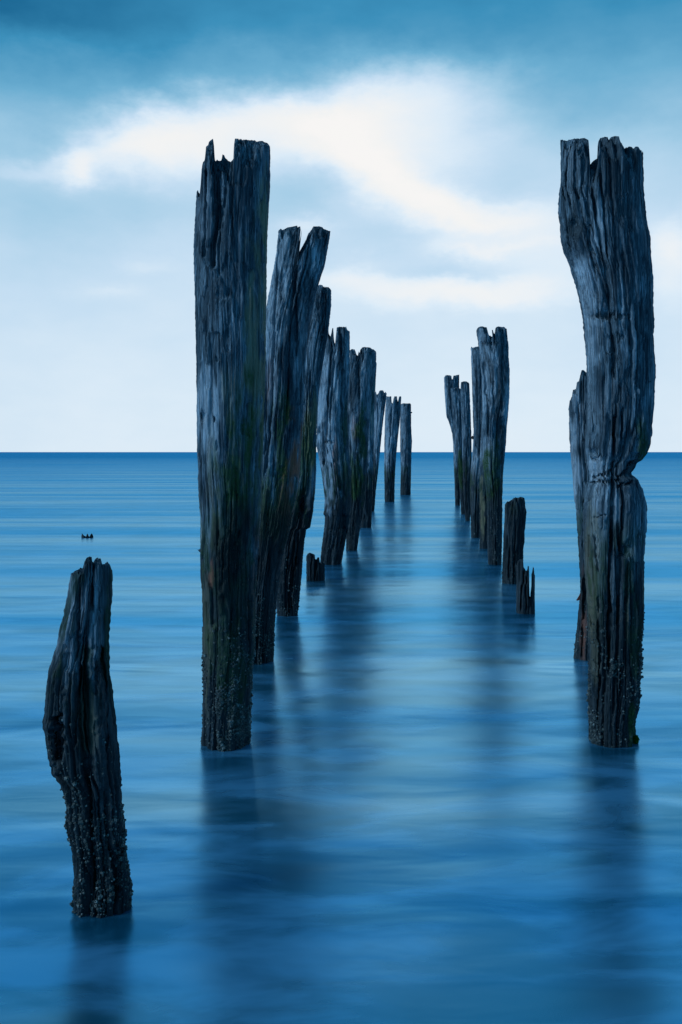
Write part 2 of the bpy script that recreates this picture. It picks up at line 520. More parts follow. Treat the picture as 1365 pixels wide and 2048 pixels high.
        hi, lo = e.max(1), e.min(1)
        if len(hi) > 20:
            kern = np.ones(9) / 9
            hi = np.convolve(np.pad(hi, 4, mode='edge'), kern, 'valid'); lo = np.convolve(np.pad(lo, 4, mode='edge'), kern, 'valid')
        return cen, half, depth_r, kx, ky, hi[:, None], lo[:, None], U, V, cut
    z1 = Htop(uc, vc)[None, :]
    for _ in range(3):
        _, _, _, kx1, ky1, hi1, lo1, _, _, _ = shape(z1)
        ue = (2 * (uc * kx1[0] - lo1[0]) / (hi1[0] - lo1[0]) - 1)
        ztop = Htop(ue, vc * ky1[0])
        z1 = 0.5 * z1 + 0.5 * ztop[None, :]
    t = np.linspace(0, 1, M)
    Z = zb + (ztop[None, :] - zb) * t[:, None]     # M x N
    cen, half, depth_r, kx, ky, hi, lo, U, V, cut = shape(Z)
    cyy = (vnoise(Z * 0.7, 0, 0, seed + 31) - vnoise(np.zeros_like(Z), 0, 0, seed + 31)) * 0.35 * rmean
    X = cen + half * (2 * (U * kx - lo) / (hi - lo) - 1)
    YW = cyy + depth_r * V * ky + cut
    # wild edge nibbles
    X += (vnoise(Z * 55, U * 3, V * 3, seed + 41) - 0.5) * 0.006 * fine
    verts = [np.stack([X, YW, Z], -1).reshape(-1, 3)]
    # --- broken top: rings running inwards
    kxt, kyt = kx[-1], ky[-1]
    ks = np.linspace(1, 0, K + 1)[1:-1]
    UU = ks[:, None] * uc[None, :]; VV = ks[:, None] * vc[None, :]
    hiT, loT = hi[-1, 0], lo[-1, 0]
    kx_ = 1 + (kxt[None, :] - 1) * ks[:, None]
    ky_ = 1 + (kyt[None, :] - 1) * ks[:, None]
    UE = 2 * (UU * kx_ - loT) / (hiT - loT) - 1
    ZZ = Htop(UE, VV * ky_)
    YY = z2y(ZZ)
    hh = 0.5 * (rx(YY) - lx(YY)) * m
    cc = (0.5 * (rx(YY) + lx(YY)) - CX) * m - bx
    dr = (0.75 * rmean + 0.25 * hh) * (0.92 + 0.16 * vnoise(ZZ * 0.9, 0.0, 0.0, seed + 5))
    cy2 = (vnoise(ZZ * 0.7, 0, 0, seed + 31) - vnoise(np.zeros_like(ZZ), 0, 0, seed + 31)) * 0.35 * rmean
    verts.append(np.stack([cc + hh * UE, cy2 + dr * VV * ky_ + cut[-1][None, :] * ks[:, None] ** 2, ZZ], -1).reshape(-1, 3))
    zc = float(Htop(np.array([0.0]), np.array([0.0]))[0]); yc = z2y(zc)
    verts.append(np.array([[(0.5 * (rx(yc) + lx(yc)) - CX) * m - bx, 0, zc]]))
    VT = np.concatenate(verts)
    tot = M + len(ks)
    i = np.arange(tot - 1)[:, None]; j = np.arange(N)[None, :]
    a = i * N + j; bq = i * N + (j + 1) % N
    quads = np.stack([a, bq, bq + N, a + N], -1).reshape(-1, 4)
    lastr = (tot - 1) * N
    jj = np.arange(N)
    tris = np.stack([lastr + jj, lastr + (jj + 1) % N, np.full(N, tot * N)], -1)
    # --- stains, silvering and painted highlights
    xs = VT[:, 0]; zs = VT[:, 2]; ys = VT[:, 1]
    Yv = HY - (zs - H) * F / (D + ys); Xv = CX + (xs + bx) * F / (D + ys)
    nz = fbm(xs * 7, ys * 7, zs * 2.2, seed + 71, 3)
    nz2 = fbm(xs * 16, ys * 16, zs * 5, seed + 72, 3)
    at = {}
    at['wet'] = sstep(0.35, -0.25, (zs - tide) + (nz - 0.5) * 1.1) * (0.85 + 0.15 * nz2)
    for kd in ('moss', 'rust', 'tan', 'bleach_highlight', 'dark_patch'):
        at[kd] = np.zeros(len(VT))
    at['moss'] = 0.45 * sstep(0.5, 0.1, np.abs(zs - tide * 0.95) / 1.1) * sstep(0.46, 0.62, nz2)
    fr_ = sstep(0.12, -0.05, ys)
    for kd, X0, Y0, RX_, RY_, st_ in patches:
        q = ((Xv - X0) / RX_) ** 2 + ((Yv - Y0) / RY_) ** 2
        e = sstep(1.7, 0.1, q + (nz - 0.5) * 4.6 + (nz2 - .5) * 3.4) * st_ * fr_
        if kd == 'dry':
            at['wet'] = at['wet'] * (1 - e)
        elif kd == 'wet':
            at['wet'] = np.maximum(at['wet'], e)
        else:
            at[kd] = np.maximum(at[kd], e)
    ob = make_mesh('weathered_shaft', VT, [quads, tris], wood, root, at)
    # --- barnacles on the tidal part
    if barnacles:
        r2 = np.random.default_rng(seed + 500)
        okr = np.where(Z[:, 0] < barn_top + 0.3)[0]
        cnt = 0
        bv, bf4, bf6 = [], [], []
        tries = 0
        while cnt < barnacles and tries < barnacles * 30:
            tries += 1
            ii = int(r2.integers(1, okr.max() - 1)); jn = int(r2.integers(0, N))
            if V[ii, jn] > 0.35:
                continue
            z = Z[ii, jn]
            dens = float(sstep(barn_top, barn_top * 0.25, np.array(z)))
            cl = float(fbm(np.array(X[ii, jn] * 9), np.array(YW[ii, jn] * 9), np.array(z * 5), seed + 77, 2))
            if z < -0.08 or r2.random() > dens * (0.06 + 0.94 * float(sstep(0.42, 0.62, np.array(cl)))):
                continue
            p = np.array([X[ii, jn], YW[ii, jn], z])
            ta = np.array([X[ii, (jn + 2) % N] - X[ii, jn - 2], YW[ii, (jn + 2) % N] - YW[ii, jn - 2], 0])
            tb = np.array([X[ii + 1, jn] - X[ii - 1, jn], YW[ii + 1, jn] - YW[ii - 1, jn], Z[ii + 1, jn] - Z[ii - 1, jn]])
            nn = np.cross(ta, tb); ln = np.linalg.norm(nn)
            if ln < 1e-9: continue
            nn /= ln
            nn = nn + r2.normal(0, 0.25, 3); nn /= np.linalg.norm(nn)
            e1 = np.cross(nn, [0.1, 0.2, 1.0]); e1 /= np.linalg.norm(e1); e2 = np.cross(nn, e1)
            s = r2.uniform(0.0035, 0.009) * (1.8 if r2.random() < 0.10 else 1.0) * thick
            hgt_ = s * r2.uniform(0.7, 1.3)
            q0 = len(bv)
            for (rad, up) in ((1.0, -0.3), (0.62, 1.0), (0.34, 1.0), (0.15, 0.45)):
                for a6 in range(6):
                    an = a6 * math.pi / 3 + r2.uniform(-.15, .15)
                    rw = rad * s * r2.uniform(0.85, 1.15)
                    bv.append(p + e1 * math.cos(an) * rw + e2 * math.sin(an) * rw + nn * up * hgt_)
            for l_ in range(3):
                for a6 in range(6):
                    bf4.append((q0 + l_ * 6 + a6, q0 + l_ * 6 + (a6 + 1) % 6, q0 + l_ * 6 + 6 + (a6 + 1) % 6, q0 + l_ * 6 + 6 + a6))
            bf6.append(tuple(q0 + 18 + a6 for a6 in range(6)))
            cnt += 1
        if cnt:
            bo = make_mesh('barnacles', np.array(bv), [np.array(bf4), np.array(bf6)], barn, root, smooth=False)
            bo['kind'] = 'stuff'
            bo['label'] = 'small grey barnacles crusting the foot of the pile'
    # --- rusted bolts sticking out
    for (bxp, byp, sgn, ln_) in bolts:
        z = y2z(byp); x0 = (bxp - CX) * m - bx
        vs, fs = [], []
        prof = [(-0.12, .016), (ln_ - .03, .016), (ln_ - .03, .034), (ln_, .034), (ln_ + .012, .02), (ln_ + .03, .018)]
        for (dx_, rd) in prof:
            for a6 in range(8):
                an = a6 * math.pi / 4
                vs.append((x0 + sgn * dx_, math.cos(an) * rd * 1.3, z + math.sin(an) * rd * 1.3))
        for l_ in range(len(prof) - 1):
            for a6 in range(8):
                fs.append((l_ * 8 + a6, l_ * 8 + (a6 + 1) % 8, l_ * 8 + 8 + (a6 + 1) % 8, l_ * 8 + 8 + a6))
        make_mesh('bolt', np.array(vs), [np.array(fs), np.array([tuple(range(8)), tuple(range(len(vs) - 8, len(vs)))])], iron, root, smooth=False)
    root['_m'] = m
    return root, dict(m=m, bx=bx, D=D, y2z=y2z)

LG = 'left row of old jetty piles'
RG = 'right row of old jetty piles'

# short crooked pile at the lower left
pile('timber_pile', 'short crooked dark pile standing alone at the lower left, side swollen', 1842,
     [(144,1113),(144,1146),(141,1160),(138,1175),(135,1195),(131,1213),(128,1220),(127,1230),(121,1250),(117,1275),(112,1295),(105,1315),(98,1340),(94,1365),(91,1390),(90,1410),(89,1430),(86,1442),(88,1452),(91,1465),(93,1485),(96,1505),(99,1525),(104,1545),(108,1553),(115,1557),(122,1565),(127,1580),(132,1597),(134,1615),(133,1645),(138,1672),(144,1695),(147,1720),(148,1760),(148,1840)],
     [(223,1113),(223,1137),(224,1150),(223,1200),(220,1260),(218,1290),(217,1320),(219,1350),(223,1385),(226,1415),(230,1435),(233,1460),(236,1490),(239,1505),(240,1530),(242,1560),(243,1600),(246,1640),(250,1680),(254,1715),(259,1750),(264,1770),(263,1795),(262,1840)],
     [(144,1146),(150,1141),(158,1138),(160,1135),(165,1137),(168,1125),(172,1116),(178,1113),(183,1114),(184,1122),(186,1124),(190,1118),(194,1115),(201,1117),(204,1128),(208,1128),(214,1123),(220,1130),(223,1140)],
     101, tide=1.45, barnacles=1500, barn_top=1.0, ragged=0.04, thick=0.8,
     cracks=[([(157,1150),(156,1200),(152,1260),(146,1330)],3,.05),([(187,1125),(187,1170),(190,1230)],2.5,.05),([(203,1180),(203,1260),(207,1330),(213,1420),(215,1500)],2.5,.045),([(176,1500),(178,1600),(181,1700),(182,1820)],4,.05),([(160,1330),(150,1420),(148,1500)],3,.04)],
     dents=[(112,1490,13,48,.09),(128,1340,8,60,.02),(236,1745,9,60,.04),(175,1420,22,120,.02)],
     patches=[('bleach_highlight',143,1240,18,90,.9),('bleach_highlight',178,1210,14,70,.8),('bleach_highlight',205,1170,14,50,.45),('bleach_highlight',128,1300,18,60,.7),('dry',150,1250,45,120,.6),('tan',170,1440,20,60,.35)])

# big left pile
P2 = pile('timber_pile', 'tallest left pile nearest the camera, splintered notched top and mossy side', 1500,
     [(393,270),(393,380),(392,410),(390,450),(389,495),(389,520),(391,560),(392,600),(394,650),(395,700),(396,760),(397,800),(397,950),(399,1000),(402,1040),(402,1080),(401,1110),(402,1150),(405,1180),(406,1240),(407,1290),(407,1400),(406,1440),(405,1510)],
     [(541,270),(540,340),(539,380),(537,430),(535,480),(534,540),(534,600),(533,650),(533,700),(532,760),(530,820),(528,880),(526,930),(524,1000),(521,1050),(517,1100),(512,1180),(510,1300),(504,1340),(502,1400),(500,1440),(500,1510)],
     [(393,382),(396,378),(398,386),(401,384),(402,352),(404,330),(406,323),(410,319),(412,292),(417,287),(418,281),(423,278),(426,275),(428,290),(429,318),(431,321),(435,316),(436,319),(443,320),(445,306),(449,308),(452,315),(461,323),(467,316),(468,290),(470,276),(483,275),(486,278),(495,278),(510,279),(512,281),(525,280),(535,284),(540,291)],
     202, LG, tide=1.55, barnacles=2600, barn_top=1.05, ragged=0.12, flute=.4, fine=.75,
     cracks=[([(430,318),(432,380),(436,430),(428,470),(426,540)],5,.09),([(452,320),(448,400),(440,450),(438,560)],3,.04),([(411,330),(412,420),(408,520)],2.5,.04),([(404,1110),(424,1180),(426,1260)],4,.03),([(461,330),(463,400),(466,480)],2.5,.03),([(500,290),(502,400)],2,.02)],
     dents=[(436,390,9,70,.05),(407,832,4,9,.04),(430,838,3,5,.03),(450,590,16,14,.02),(426,310,6,40,.02),(470,1180,30,100,.02)],
     patches=[('tan',522,740,34,260,.9),('tan',470,800,20,70,.4),('moss',492,880,36,100,.9),('moss',470,960,45,70,.85),('tan',478,930,22,60,.5),('bleach_highlight',418,850,26,80,.75),('bleach_highlight',412,460,14,60,.55),('tan',420,1000,22,110,.35),('moss',445,1050,40,60,.5),('wet',470,1110,50,150,1),('dark_patch',470,1120,46,110,.85),('rust',423,1150,6,30,.7),('tan',415,1240,12,130,.3),('moss',470,1280,50,120,.5),('bleach_highlight',500,690,30,120,.35)])[1]

pile('timber_pile', 'forked left pile with a V-shaped split top leaning right, second in the left row', 1328,
     [(557,440),(557,458),(555,480),(552,510),(546,545),(540,575),(535,600),(522,660),(515,720),(510,800),(508,900),(500,1000),(496,1100),(488,1200),(484,1335)],
     [(663,440),(662,458),(659,480),(654,505),(650,530),(643,550),(637,568),(633,585),(626,615),(620,650),(616,680),(613,700),(611,740),(609,780),(606,830),(604,880),(601,930),(597,970),(592,1000),(586,1020),(582,1050),(576,1075),(570,1095),(565,1120),(559,1150),(554,1200),(550,1250),(549,1290),(547,1335)],
     [(557,460),(562,455),(565,459),(575,453),(585,452),(595,449),(597,458),(596,475),(595,495),(592,512),(592,524),(594,531),(597,520),(600,500),(606,490),(613,476),(617,465),(624,457),(627,451),(640,451),(645,453),(650,457),(655,459),(662,461)],
     303, LG, tide=1.75, barnacles=1200, ragged=0.10,
     cracks=[([(594,528),(585,600),(578,700),(574,800)],3,.06),([(562,470),(552,580),(545,700),(540,820),(530,950)],2.2,.04),([(590,560),(597,640),(592,720)],2.5,.04),([(560,740),(550,860),(545,950)],2,.03)],
     dents=[(566,560,6,60,.02),(585,1130,15,60,.02)],
     patches=[('bleach_highlight',548,660,18,150,.9),('bleach_highlight',630,520,12,26,.6),('bleach_highlight',565,560,16,90,.7),('rust',588,925,17,75,1),('rust',572,1000,18,45,.6),('rust',540,760,6,40,.3),('moss',562,900,20,90,.85),('moss',545,1000,30,80,.7),('bleach_highlight',605,700,8,80,.5),('dark_patch',550,1090,45,90,.7)])

pile('timber_pile', 'dark leaning round-topped pile tucked behind the forked pile, third in left row', 1234,
     [(634,560),(634,574),(622,620),(604,700),(596,800),(590,900),(584,980),(568,1050),(556,1090),(550,1150),(552,1200),(555,1240)],
     [(663,560),(663,610),(660,640),(656,670),(651,700),(646,730),(641,760),(637,800),(634,850),(633,900),(633,940),(631,980),(627,1020),(621,1055),(613,1059),(609,1085),(606,1120),(604,1150),(601,1180),(597,1220),(595,1240)],
     [(634,576),(636,571),(640,569),(645,570),(648,573),(653,574),(658,574),(663,580)],
     404, LG, tide=1.7, barnacles=300, ragged=0.12, flute=1.3,
     dents=[(604,1010,10,24,.12),(617,1040,7,12,.05),(648,625,5,60,.03)],
     cracks=[([(600,1060),(590,1140),(583,1225)],2,.06),([(575,1110),(570,1225)],2,.05),([(590,1080),(578,1225)],1.5,.05)],
     patches=[('tan',622,860,12,90,.9),('moss',622,900,14,60,.5),('bleach_highlight',628,720,8,60,.4),('moss',606,930,14,60,.7),('dark_patch',585,1120,40,110,.6)])

pile('pile_stump', 'low broken stump just above the water between the left row piles', 1163,
     [(613,1100),(613,1112),(613,1165)], [(650,1100),(650,1127),(650,1165)],
     [(613,1112),(616,1107),(620,1105),(625,1107),(630,1109),(631,1118),(633,1119),(635,1115),(639,1114),(640,1124),(643,1128),(646,1124),(650,1127)],
     505, tide=1.5, res=1.6, ragged=0.05, flute=1.3, cracks=[([(632,1118),(631,1160)],1.6,.08),([(622,1108),(623,1160)],1.2,.05)])

pile('timber_pile', 'silvery curved pile with deep vertical grooves and bolt holes, fourth in the left row', 1130,
     [(654,640),(654,655),(649,700),(641,740),(638,765),(636,800),(634,850),(633,890),(637,910),(643,940),(647,970),(650,1000),(649,1020),(647,1028),(650,1032),(650,1045),(647,1070),(643,1100),(640,1135)],
     [(700,640),(700,662),(700,700),(699,760),(696,800),(695,845),(697,880),(703,957),(703,1000),(700,1040),(692,1080),(684,1125),(683,1135)],
     [(654,655),(657,656),(657,665),(661,672),(664,667),(665,656),(667,655),(668,675),(670,688),(672,685),(673,670),(670,660),(671,655),(680,653),(693,653),(695,660),(700,662)],
     606, LG, tide=1.7, ragged=0.14, flute=1.5, barnacles=200,
     cracks=[([(666,680),(657,760),(655,840),(654,882)],2.2,.12),([(671,690),(664,760),(660,850)],2,.08),([(683,690),(681,780),(690,900)],2,.06),([(690,1050),(672,1125)],3,.08)],
     dents=[(655,884,8,2.5,.07),(656,903,2,4,.06),(669,921,2.2,5,.07),(664,931,2.2,6,.07),(648,925,2,4,.05),(640,860,1.8,6,.04),(688,1050,9,30,.09)],
     patches=[('bleach_highlight',645,820,12,110,1),('bleach_highlight',672,740,6,70,1),('bleach_highlight',662,950,16,110,.9),('bleach_highlight',693,730,6,60,.7),('bleach_highlight',682,880,10,110,.4),('moss',690,870,8,60,.7),('rust',672,930,5,50,.7),('dry',660,960,18,90,.9),('wet',680,1090,30,60,1)])

pile('timber_pile', 'grey notched pile beside the silvery grooved one, fifth in the left row', 1101,
     [(700,680),(700,715),(690,760),(686,850),(688,900),(692,1000),(693,1105)],
     [(753,680),(753,718),(751,740),(748,760),(742,800),(739,850),(737,900),(735,950),(730,1000),(724,1040),(719,1070),(714,1105)],
     [(700,700),(704.5,697),(710,698),(712,703),(715,713),(717,706),(718,701),(719.5,710),(721,699),(725,694),(730,693),(741,694),(744,697),(748,698),(752,702)],
     707, LG, tide=1.7, ragged=0.14, flute=1.2, barnacles=150,
     cracks=[([(716,712),(718,760),(720,800)],2,.08),([(722,705),(721,745)],2,.07)], dents=[(718,725,8,14,.05)],
     patches=[('bleach_highlight',735,760,9,60,.6),('bleach_highlight',703,860,6,60,.8),('moss',722,880,10,60,.9),('moss',712,940,14,70,.9),('rust',708,860,5,30,.4)])

pile('timber_pile', 'slim pale-edged pile half hidden behind the fifth pile of the left row', 1056,
     [(730,715),(728,800),(724,900),(720,1000),(719,1060)],
     [(754,715),(754,724),(752,760),(750,800),(749,850),(748,900),(747,950),(745,1000),(743,1060)],
     [(730,722),(740,720),(748,718),(751,721),(754,726)],
     808, LG, tide=1.6, ragged=0.1, flute=1.4,
     patches=[('bleach_highlight',738,830,10,120,.8),('bleach_highlight',735,950,9,30,.8),('moss',745,800,5,60,.5)])

pile('timber_pile', 'pile with a knobbly jagged top leaning right, left of two free-standing far piles', 1023,
     [(751,775),(750,800),(748,850),(744,950),(740,1000),(737,1026)],
     [(775,775),(774,788),(772,805),(770,820),(766,850),(762,890),(759,920),(756,950),(752,985),(749,1026)],
     [(751,785),(752,781),(754,789),(757,787),(759,782),(761,780),(767,780),(769,785),(772,783),(774,787)],
     909, LG, tide=1.5, ragged=0.15, flute=1.5,
     cracks=[([(757,800),(757,850)],1.5,.08)], patches=[('bleach_highlight',755,880,8,80,.8)])

pile('timber_pile', 'far pale pile with two notches in its top, second to last in the left row', 1004,
     [(773,785),(773,795),(771,820),(770,850),(769,900),(769,950),(770,1006)],
     [(803,785),(803,796),(802,820),(800,845),(797,870),(793,910),(791,940),(790,970),(789.5,1006)],
     [(773,792),(778,793),(783,792),(784,805),(786,807),(788,795),(790,792),(794.5,792),(795.5,803),(797,803),(798.5,793),(801,792),(803,793)],
     1010, LG, tide=1.4, ragged=0.12, flute=1.6,
     cracks=[([(786,808),(782,850),(779,900)],1.2,.12),([(796,804),(797,840)],1,.1)], patches=[('bleach_highlight',776,880,7,90,.9),('bleach_highlight',790,840,6,40,.6)])

pile('timber_pile', 'farthest flat-topped pile, last in the left row', 990,
     [(802,800),(802,815),(801,840),(801,900),(802,940),(801,992)],
     [(823,800),(823,850),(824,870),(825,882),(824,895),(823,930),(822,992)],
     [(802,809),(804,807),(808,806),(815,806.5),(821,806),(823,809)],
     1111, LG, tide=1.2, ragged=0.05, flute=1.3, dents=[(811,811,1.5,2.5,.1)], cracks=[([(802,825),(812,826),(823,827)],1,.0)],
     patches=[('bleach_highlight',806,870,5,60,.6)], bolts=[(822,825,1,.045)])

# ------------------------------------------------------------ right row
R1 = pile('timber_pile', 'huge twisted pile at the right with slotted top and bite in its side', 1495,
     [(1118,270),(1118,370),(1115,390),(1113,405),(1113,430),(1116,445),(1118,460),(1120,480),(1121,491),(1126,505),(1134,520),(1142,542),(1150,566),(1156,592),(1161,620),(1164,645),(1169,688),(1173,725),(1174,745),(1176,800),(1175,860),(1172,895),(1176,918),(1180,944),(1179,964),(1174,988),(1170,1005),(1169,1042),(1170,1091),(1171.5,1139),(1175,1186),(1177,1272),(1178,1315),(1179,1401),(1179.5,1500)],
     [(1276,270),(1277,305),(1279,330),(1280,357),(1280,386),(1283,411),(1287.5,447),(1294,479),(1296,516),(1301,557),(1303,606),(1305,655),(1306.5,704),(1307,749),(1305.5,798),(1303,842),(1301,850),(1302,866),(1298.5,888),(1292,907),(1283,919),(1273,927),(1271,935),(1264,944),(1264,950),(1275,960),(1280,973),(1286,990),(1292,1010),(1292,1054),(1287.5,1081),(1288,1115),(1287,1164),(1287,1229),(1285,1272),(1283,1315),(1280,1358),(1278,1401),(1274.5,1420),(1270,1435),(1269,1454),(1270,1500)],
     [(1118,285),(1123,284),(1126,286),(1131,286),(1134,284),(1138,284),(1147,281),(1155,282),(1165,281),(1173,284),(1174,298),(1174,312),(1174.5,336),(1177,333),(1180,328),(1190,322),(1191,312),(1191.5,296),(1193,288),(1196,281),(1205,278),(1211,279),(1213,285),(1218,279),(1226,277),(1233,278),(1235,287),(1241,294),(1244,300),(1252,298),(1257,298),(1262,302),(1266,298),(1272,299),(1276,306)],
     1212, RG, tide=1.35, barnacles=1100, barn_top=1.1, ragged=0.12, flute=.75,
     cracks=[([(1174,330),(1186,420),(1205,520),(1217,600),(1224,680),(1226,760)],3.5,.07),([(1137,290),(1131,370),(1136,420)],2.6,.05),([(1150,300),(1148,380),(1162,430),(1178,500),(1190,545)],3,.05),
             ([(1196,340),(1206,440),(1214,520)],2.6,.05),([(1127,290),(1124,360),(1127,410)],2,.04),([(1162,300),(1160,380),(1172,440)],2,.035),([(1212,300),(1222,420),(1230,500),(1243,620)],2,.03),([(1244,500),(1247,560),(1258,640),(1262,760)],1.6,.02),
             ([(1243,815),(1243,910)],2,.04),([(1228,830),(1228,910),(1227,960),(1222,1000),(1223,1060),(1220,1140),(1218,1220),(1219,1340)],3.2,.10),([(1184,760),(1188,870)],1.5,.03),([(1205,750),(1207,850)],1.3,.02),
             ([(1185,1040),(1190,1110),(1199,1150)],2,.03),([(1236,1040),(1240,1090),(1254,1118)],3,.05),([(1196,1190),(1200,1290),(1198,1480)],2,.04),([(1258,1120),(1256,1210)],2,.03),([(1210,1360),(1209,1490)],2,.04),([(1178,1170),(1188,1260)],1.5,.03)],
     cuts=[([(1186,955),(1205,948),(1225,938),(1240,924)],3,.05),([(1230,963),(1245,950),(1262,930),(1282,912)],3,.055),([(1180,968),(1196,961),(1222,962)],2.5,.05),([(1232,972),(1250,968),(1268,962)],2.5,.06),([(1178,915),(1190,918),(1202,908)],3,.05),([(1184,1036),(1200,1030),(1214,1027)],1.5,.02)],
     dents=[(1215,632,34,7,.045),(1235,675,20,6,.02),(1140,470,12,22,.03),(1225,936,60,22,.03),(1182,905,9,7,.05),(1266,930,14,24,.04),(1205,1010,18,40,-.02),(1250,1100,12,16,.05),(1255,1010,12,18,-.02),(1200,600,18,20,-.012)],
     patches=[('bleach_highlight',1182,570,30,90,.9),('bleach_highlight',1206,540,10,80,1),('bleach_highlight',1240,560,9,70,.9),('bleach_highlight',1140,350,10,60,.5),('bleach_highlight',1200,440,8,40,.6),('bleach_highlight',1145,340,9,40,.35),('bleach_highlight',1190,700,24,90,.6),('bleach_highlight',1200,800,30,50,.35),('moss',1290,890,12,50,.8),('bleach_highlight',1195,940,26,22,.9),('bleach_highlight',1203,1060,16,90,.55),('bleach_highlight',1232,1020,6,40,.9),('tan',1185,1170,14,120,.45),('tan',1190,1290,10,60,.3),('tan',1256,1230,4,60,.4),('wet',1240,330,40,90,.35),('wet',1150,450,30,30,.6),('dry',1195,1080,26,110,.7),('moss',1270,1290,14,50,.5),('moss',1266,1450,8,40,.9),('dark_patch',1215,630,26,5,.5)])[1]  # pale streaks left of centre include light painted onto the wood

R2 = pile('timber_pile', 'pile with a stair-stepped slanting top half hidden behind the huge right pile', 1323,
     [(1137,730),(1137,815),(1139,840),(1140,880),(1141,900),(1145,940),(1148,990),(1152,1020),(1156,1080),(1159,1121),(1161,1164),(1161,1190),(1158,1222),(1155,1261),(1151,1293),(1149,1327)],
     [(1204,730),(1208,900),(1214,1100),(1212,1250),(1210,1327)],
     [(1137,817),(1138.5,806),(1139,800),(1141.5,799),(1142,794),(1144.5,793),(1145,780),(1151,777),(1152.5,777),(1153,765),(1157.5,762),(1160,750),(1163,740),(1167,740),(1171,744),(1180,748),(1204,765)],
     1313, RG, tide=1.4, barnacles=250, ragged=0.05, flute=1.1,
     cracks=[([(1154,800),(1153,850)],2,.05),([(1164,960),(1168,1050),(1166,1100)],2.4,.05),([(1171,800),(1168,930)],2,.03),([(1168,1150),(1164,1320)],2,.05)],
     patches=[('bleach_highlight',1153,880,16,110,.9),('bleach_highlight',1156,800,10,40,.6),('dry',1156,1000,14,110,.5),('rust',1166,1250,6,80,.4)])[1]

pile('pile_stump', 'low rotten stump with two thin upright splinters, foremost of the right row stumps', 1229,
     [(1034,1110),(1034,1235)], [(1070.5,1110),(1070.5,1235)],
     [(1034,1132),(1037,1122),(1040,1119),(1045,1118),(1047,1119),(1048,1134),(1050,1137),(1053,1142),(1055.5,1140),(1057.5,1131),(1058.5,1133),(1058.8,1160),(1059,1192),(1062.6,1194),(1063.8,1165),(1065.4,1142),(1067,1133),(1068.5,1136),(1070,1150)],
     1414, tide=1.5, res=2.4, ragged=0.01, flute=0.15, thick=.2, fine=.35,
     cracks=[([(1049,1140),(1042,1225)],1.5,.09),([(1061,1182),(1061,1200)],1.4,.2),([(1054,1150),(1054,1225)],1.3,.06)])

pile('pile_stump', 'thick knee-high dark stump with a sloping shoulder, tallest stump of the right row', 1169,
     [(1010,985),(1010,1007),(1009,1040),(1007,1080),(1006,1120),(1005.5,1172)],
     [(1050,985),(1050,1010),(1053,1022),(1051,1040),(1050,1060),(1049,1080),(1047,1095),(1047,1115),(1046,1125),(1045,1172)],
     [(1010,1009),(1012,1005),(1015,1002),(1017,1003),(1022,1000),(1028,995),(1031,994),(1036,995),(1041,993),(1046,994),(1049,996),(1050,1003)],
     1515, tide=1.7, ragged=0.05, flute=1.2, barnacles=150,
     cracks=[([(1020,1090),(1017,1165)],2,.07),([(1032,1100),(1031,1165)],1.6,.06)],
     patches=[('bleach_highlight',1029,1003,4,14,.7),('bleach_highlight',1014,1060,4,30,.6),('bleach_highlight',1043,1013,4,10,.6)])

pile('timber_pile', 'tall stout grey pile with a notched crown at the front of the right row cluster', 1130,
     [(953,640),(953,659),(955,672),(957,682),(960,714),(963,740),(965,776),(963,839),(962,870),(965,917),(970,960),(974,995),(976,1089),(977.5,1135)],
     [(1014,640),(1014,658),(1016,680),(1019,729),(1019.5,790),(1017,820),(1014,850),(1012,880),(1011,905),(1007,935),(1005.5,980),(1004.5,1030),(1004,1080),(1003,1135)],
     [(953,661),(955,656),(959,653),(965,652),(969,653),(974,654),(976,662),(978,669),(980,672),(981,670),(984,673),(985.3,670),(985.6,658),(986.5,660),(987,670),(990,668),(991.5,655),(993,653),(999,652.5),(1009,653),(1013,657)],
     1616, RG, tide=1.6, ragged=0.12, flute=1.2, barnacles=500, barn_top=1.3,
     cracks=[([(967,720),(973,800),(978,880)],2,.06),([(982,674),(985,700)],3,.05),([(1005,690),(1004,780)],1.4,.04),([(985,760),(988,830)],1.4,.04)],
     dents=[(998,850,8,50,.05),(985,686,18,3,.04)],
     patches=[('bleach_highlight',980,760,16,70,.8),('bleach_highlight',1012,820,6,60,.9),('bleach_highlight',975,900,10,40,.7),('wet',1000,850,9,80,.7),('moss',975,955,12,40,1),('moss',992,920,8,50,.7),('tan',964,960,4,40,.7),('bleach_highlight',960,690,8,30,.5)])

pile('timber_pile', 'narrow brownish pile wedged in the middle of the right row cluster', 1098,
     [(964,715),(963,850),(959,950),(960,1050),(960,1101)],
     [(985,715),(985,850),(984,1000),(982,1101)],
     [(964,722),(970,718),(978,719),(985,723)],
     1717, RG, tide=1.4, ragged=0.08, flute=1.3, barnacles=100, patches=[('tan',964,1000,5,60,.8),('bleach_highlight',962,900,5,50,.5)])

pile('timber_pile', 'flat-topped pile at the left of the right row cluster, bolt on its side', 1076,
     [(942.5,685),(942.5,700),(944,740),(946,800),(947.5,860),(946.5,895),(942.5,940),(940.5,970),(941.5,1020),(942.5,1079)],
     [(972,685),(972,850),(968,950),(963,1010),(961,1079)],
     [(942.5,695),(943.5,692),(944.5,695),(950,694),(951,693),(956,692.5),(960,692),(972,694)],
     1818, RG, tide=1.5, ragged=0.06, flute=1.2, barnacles=80,
     patches=[('bleach_highlight',948,950,9,60,1),('bleach_highlight',946,760,5,60,.8)], bolts=[(947,875,-1,.03)])

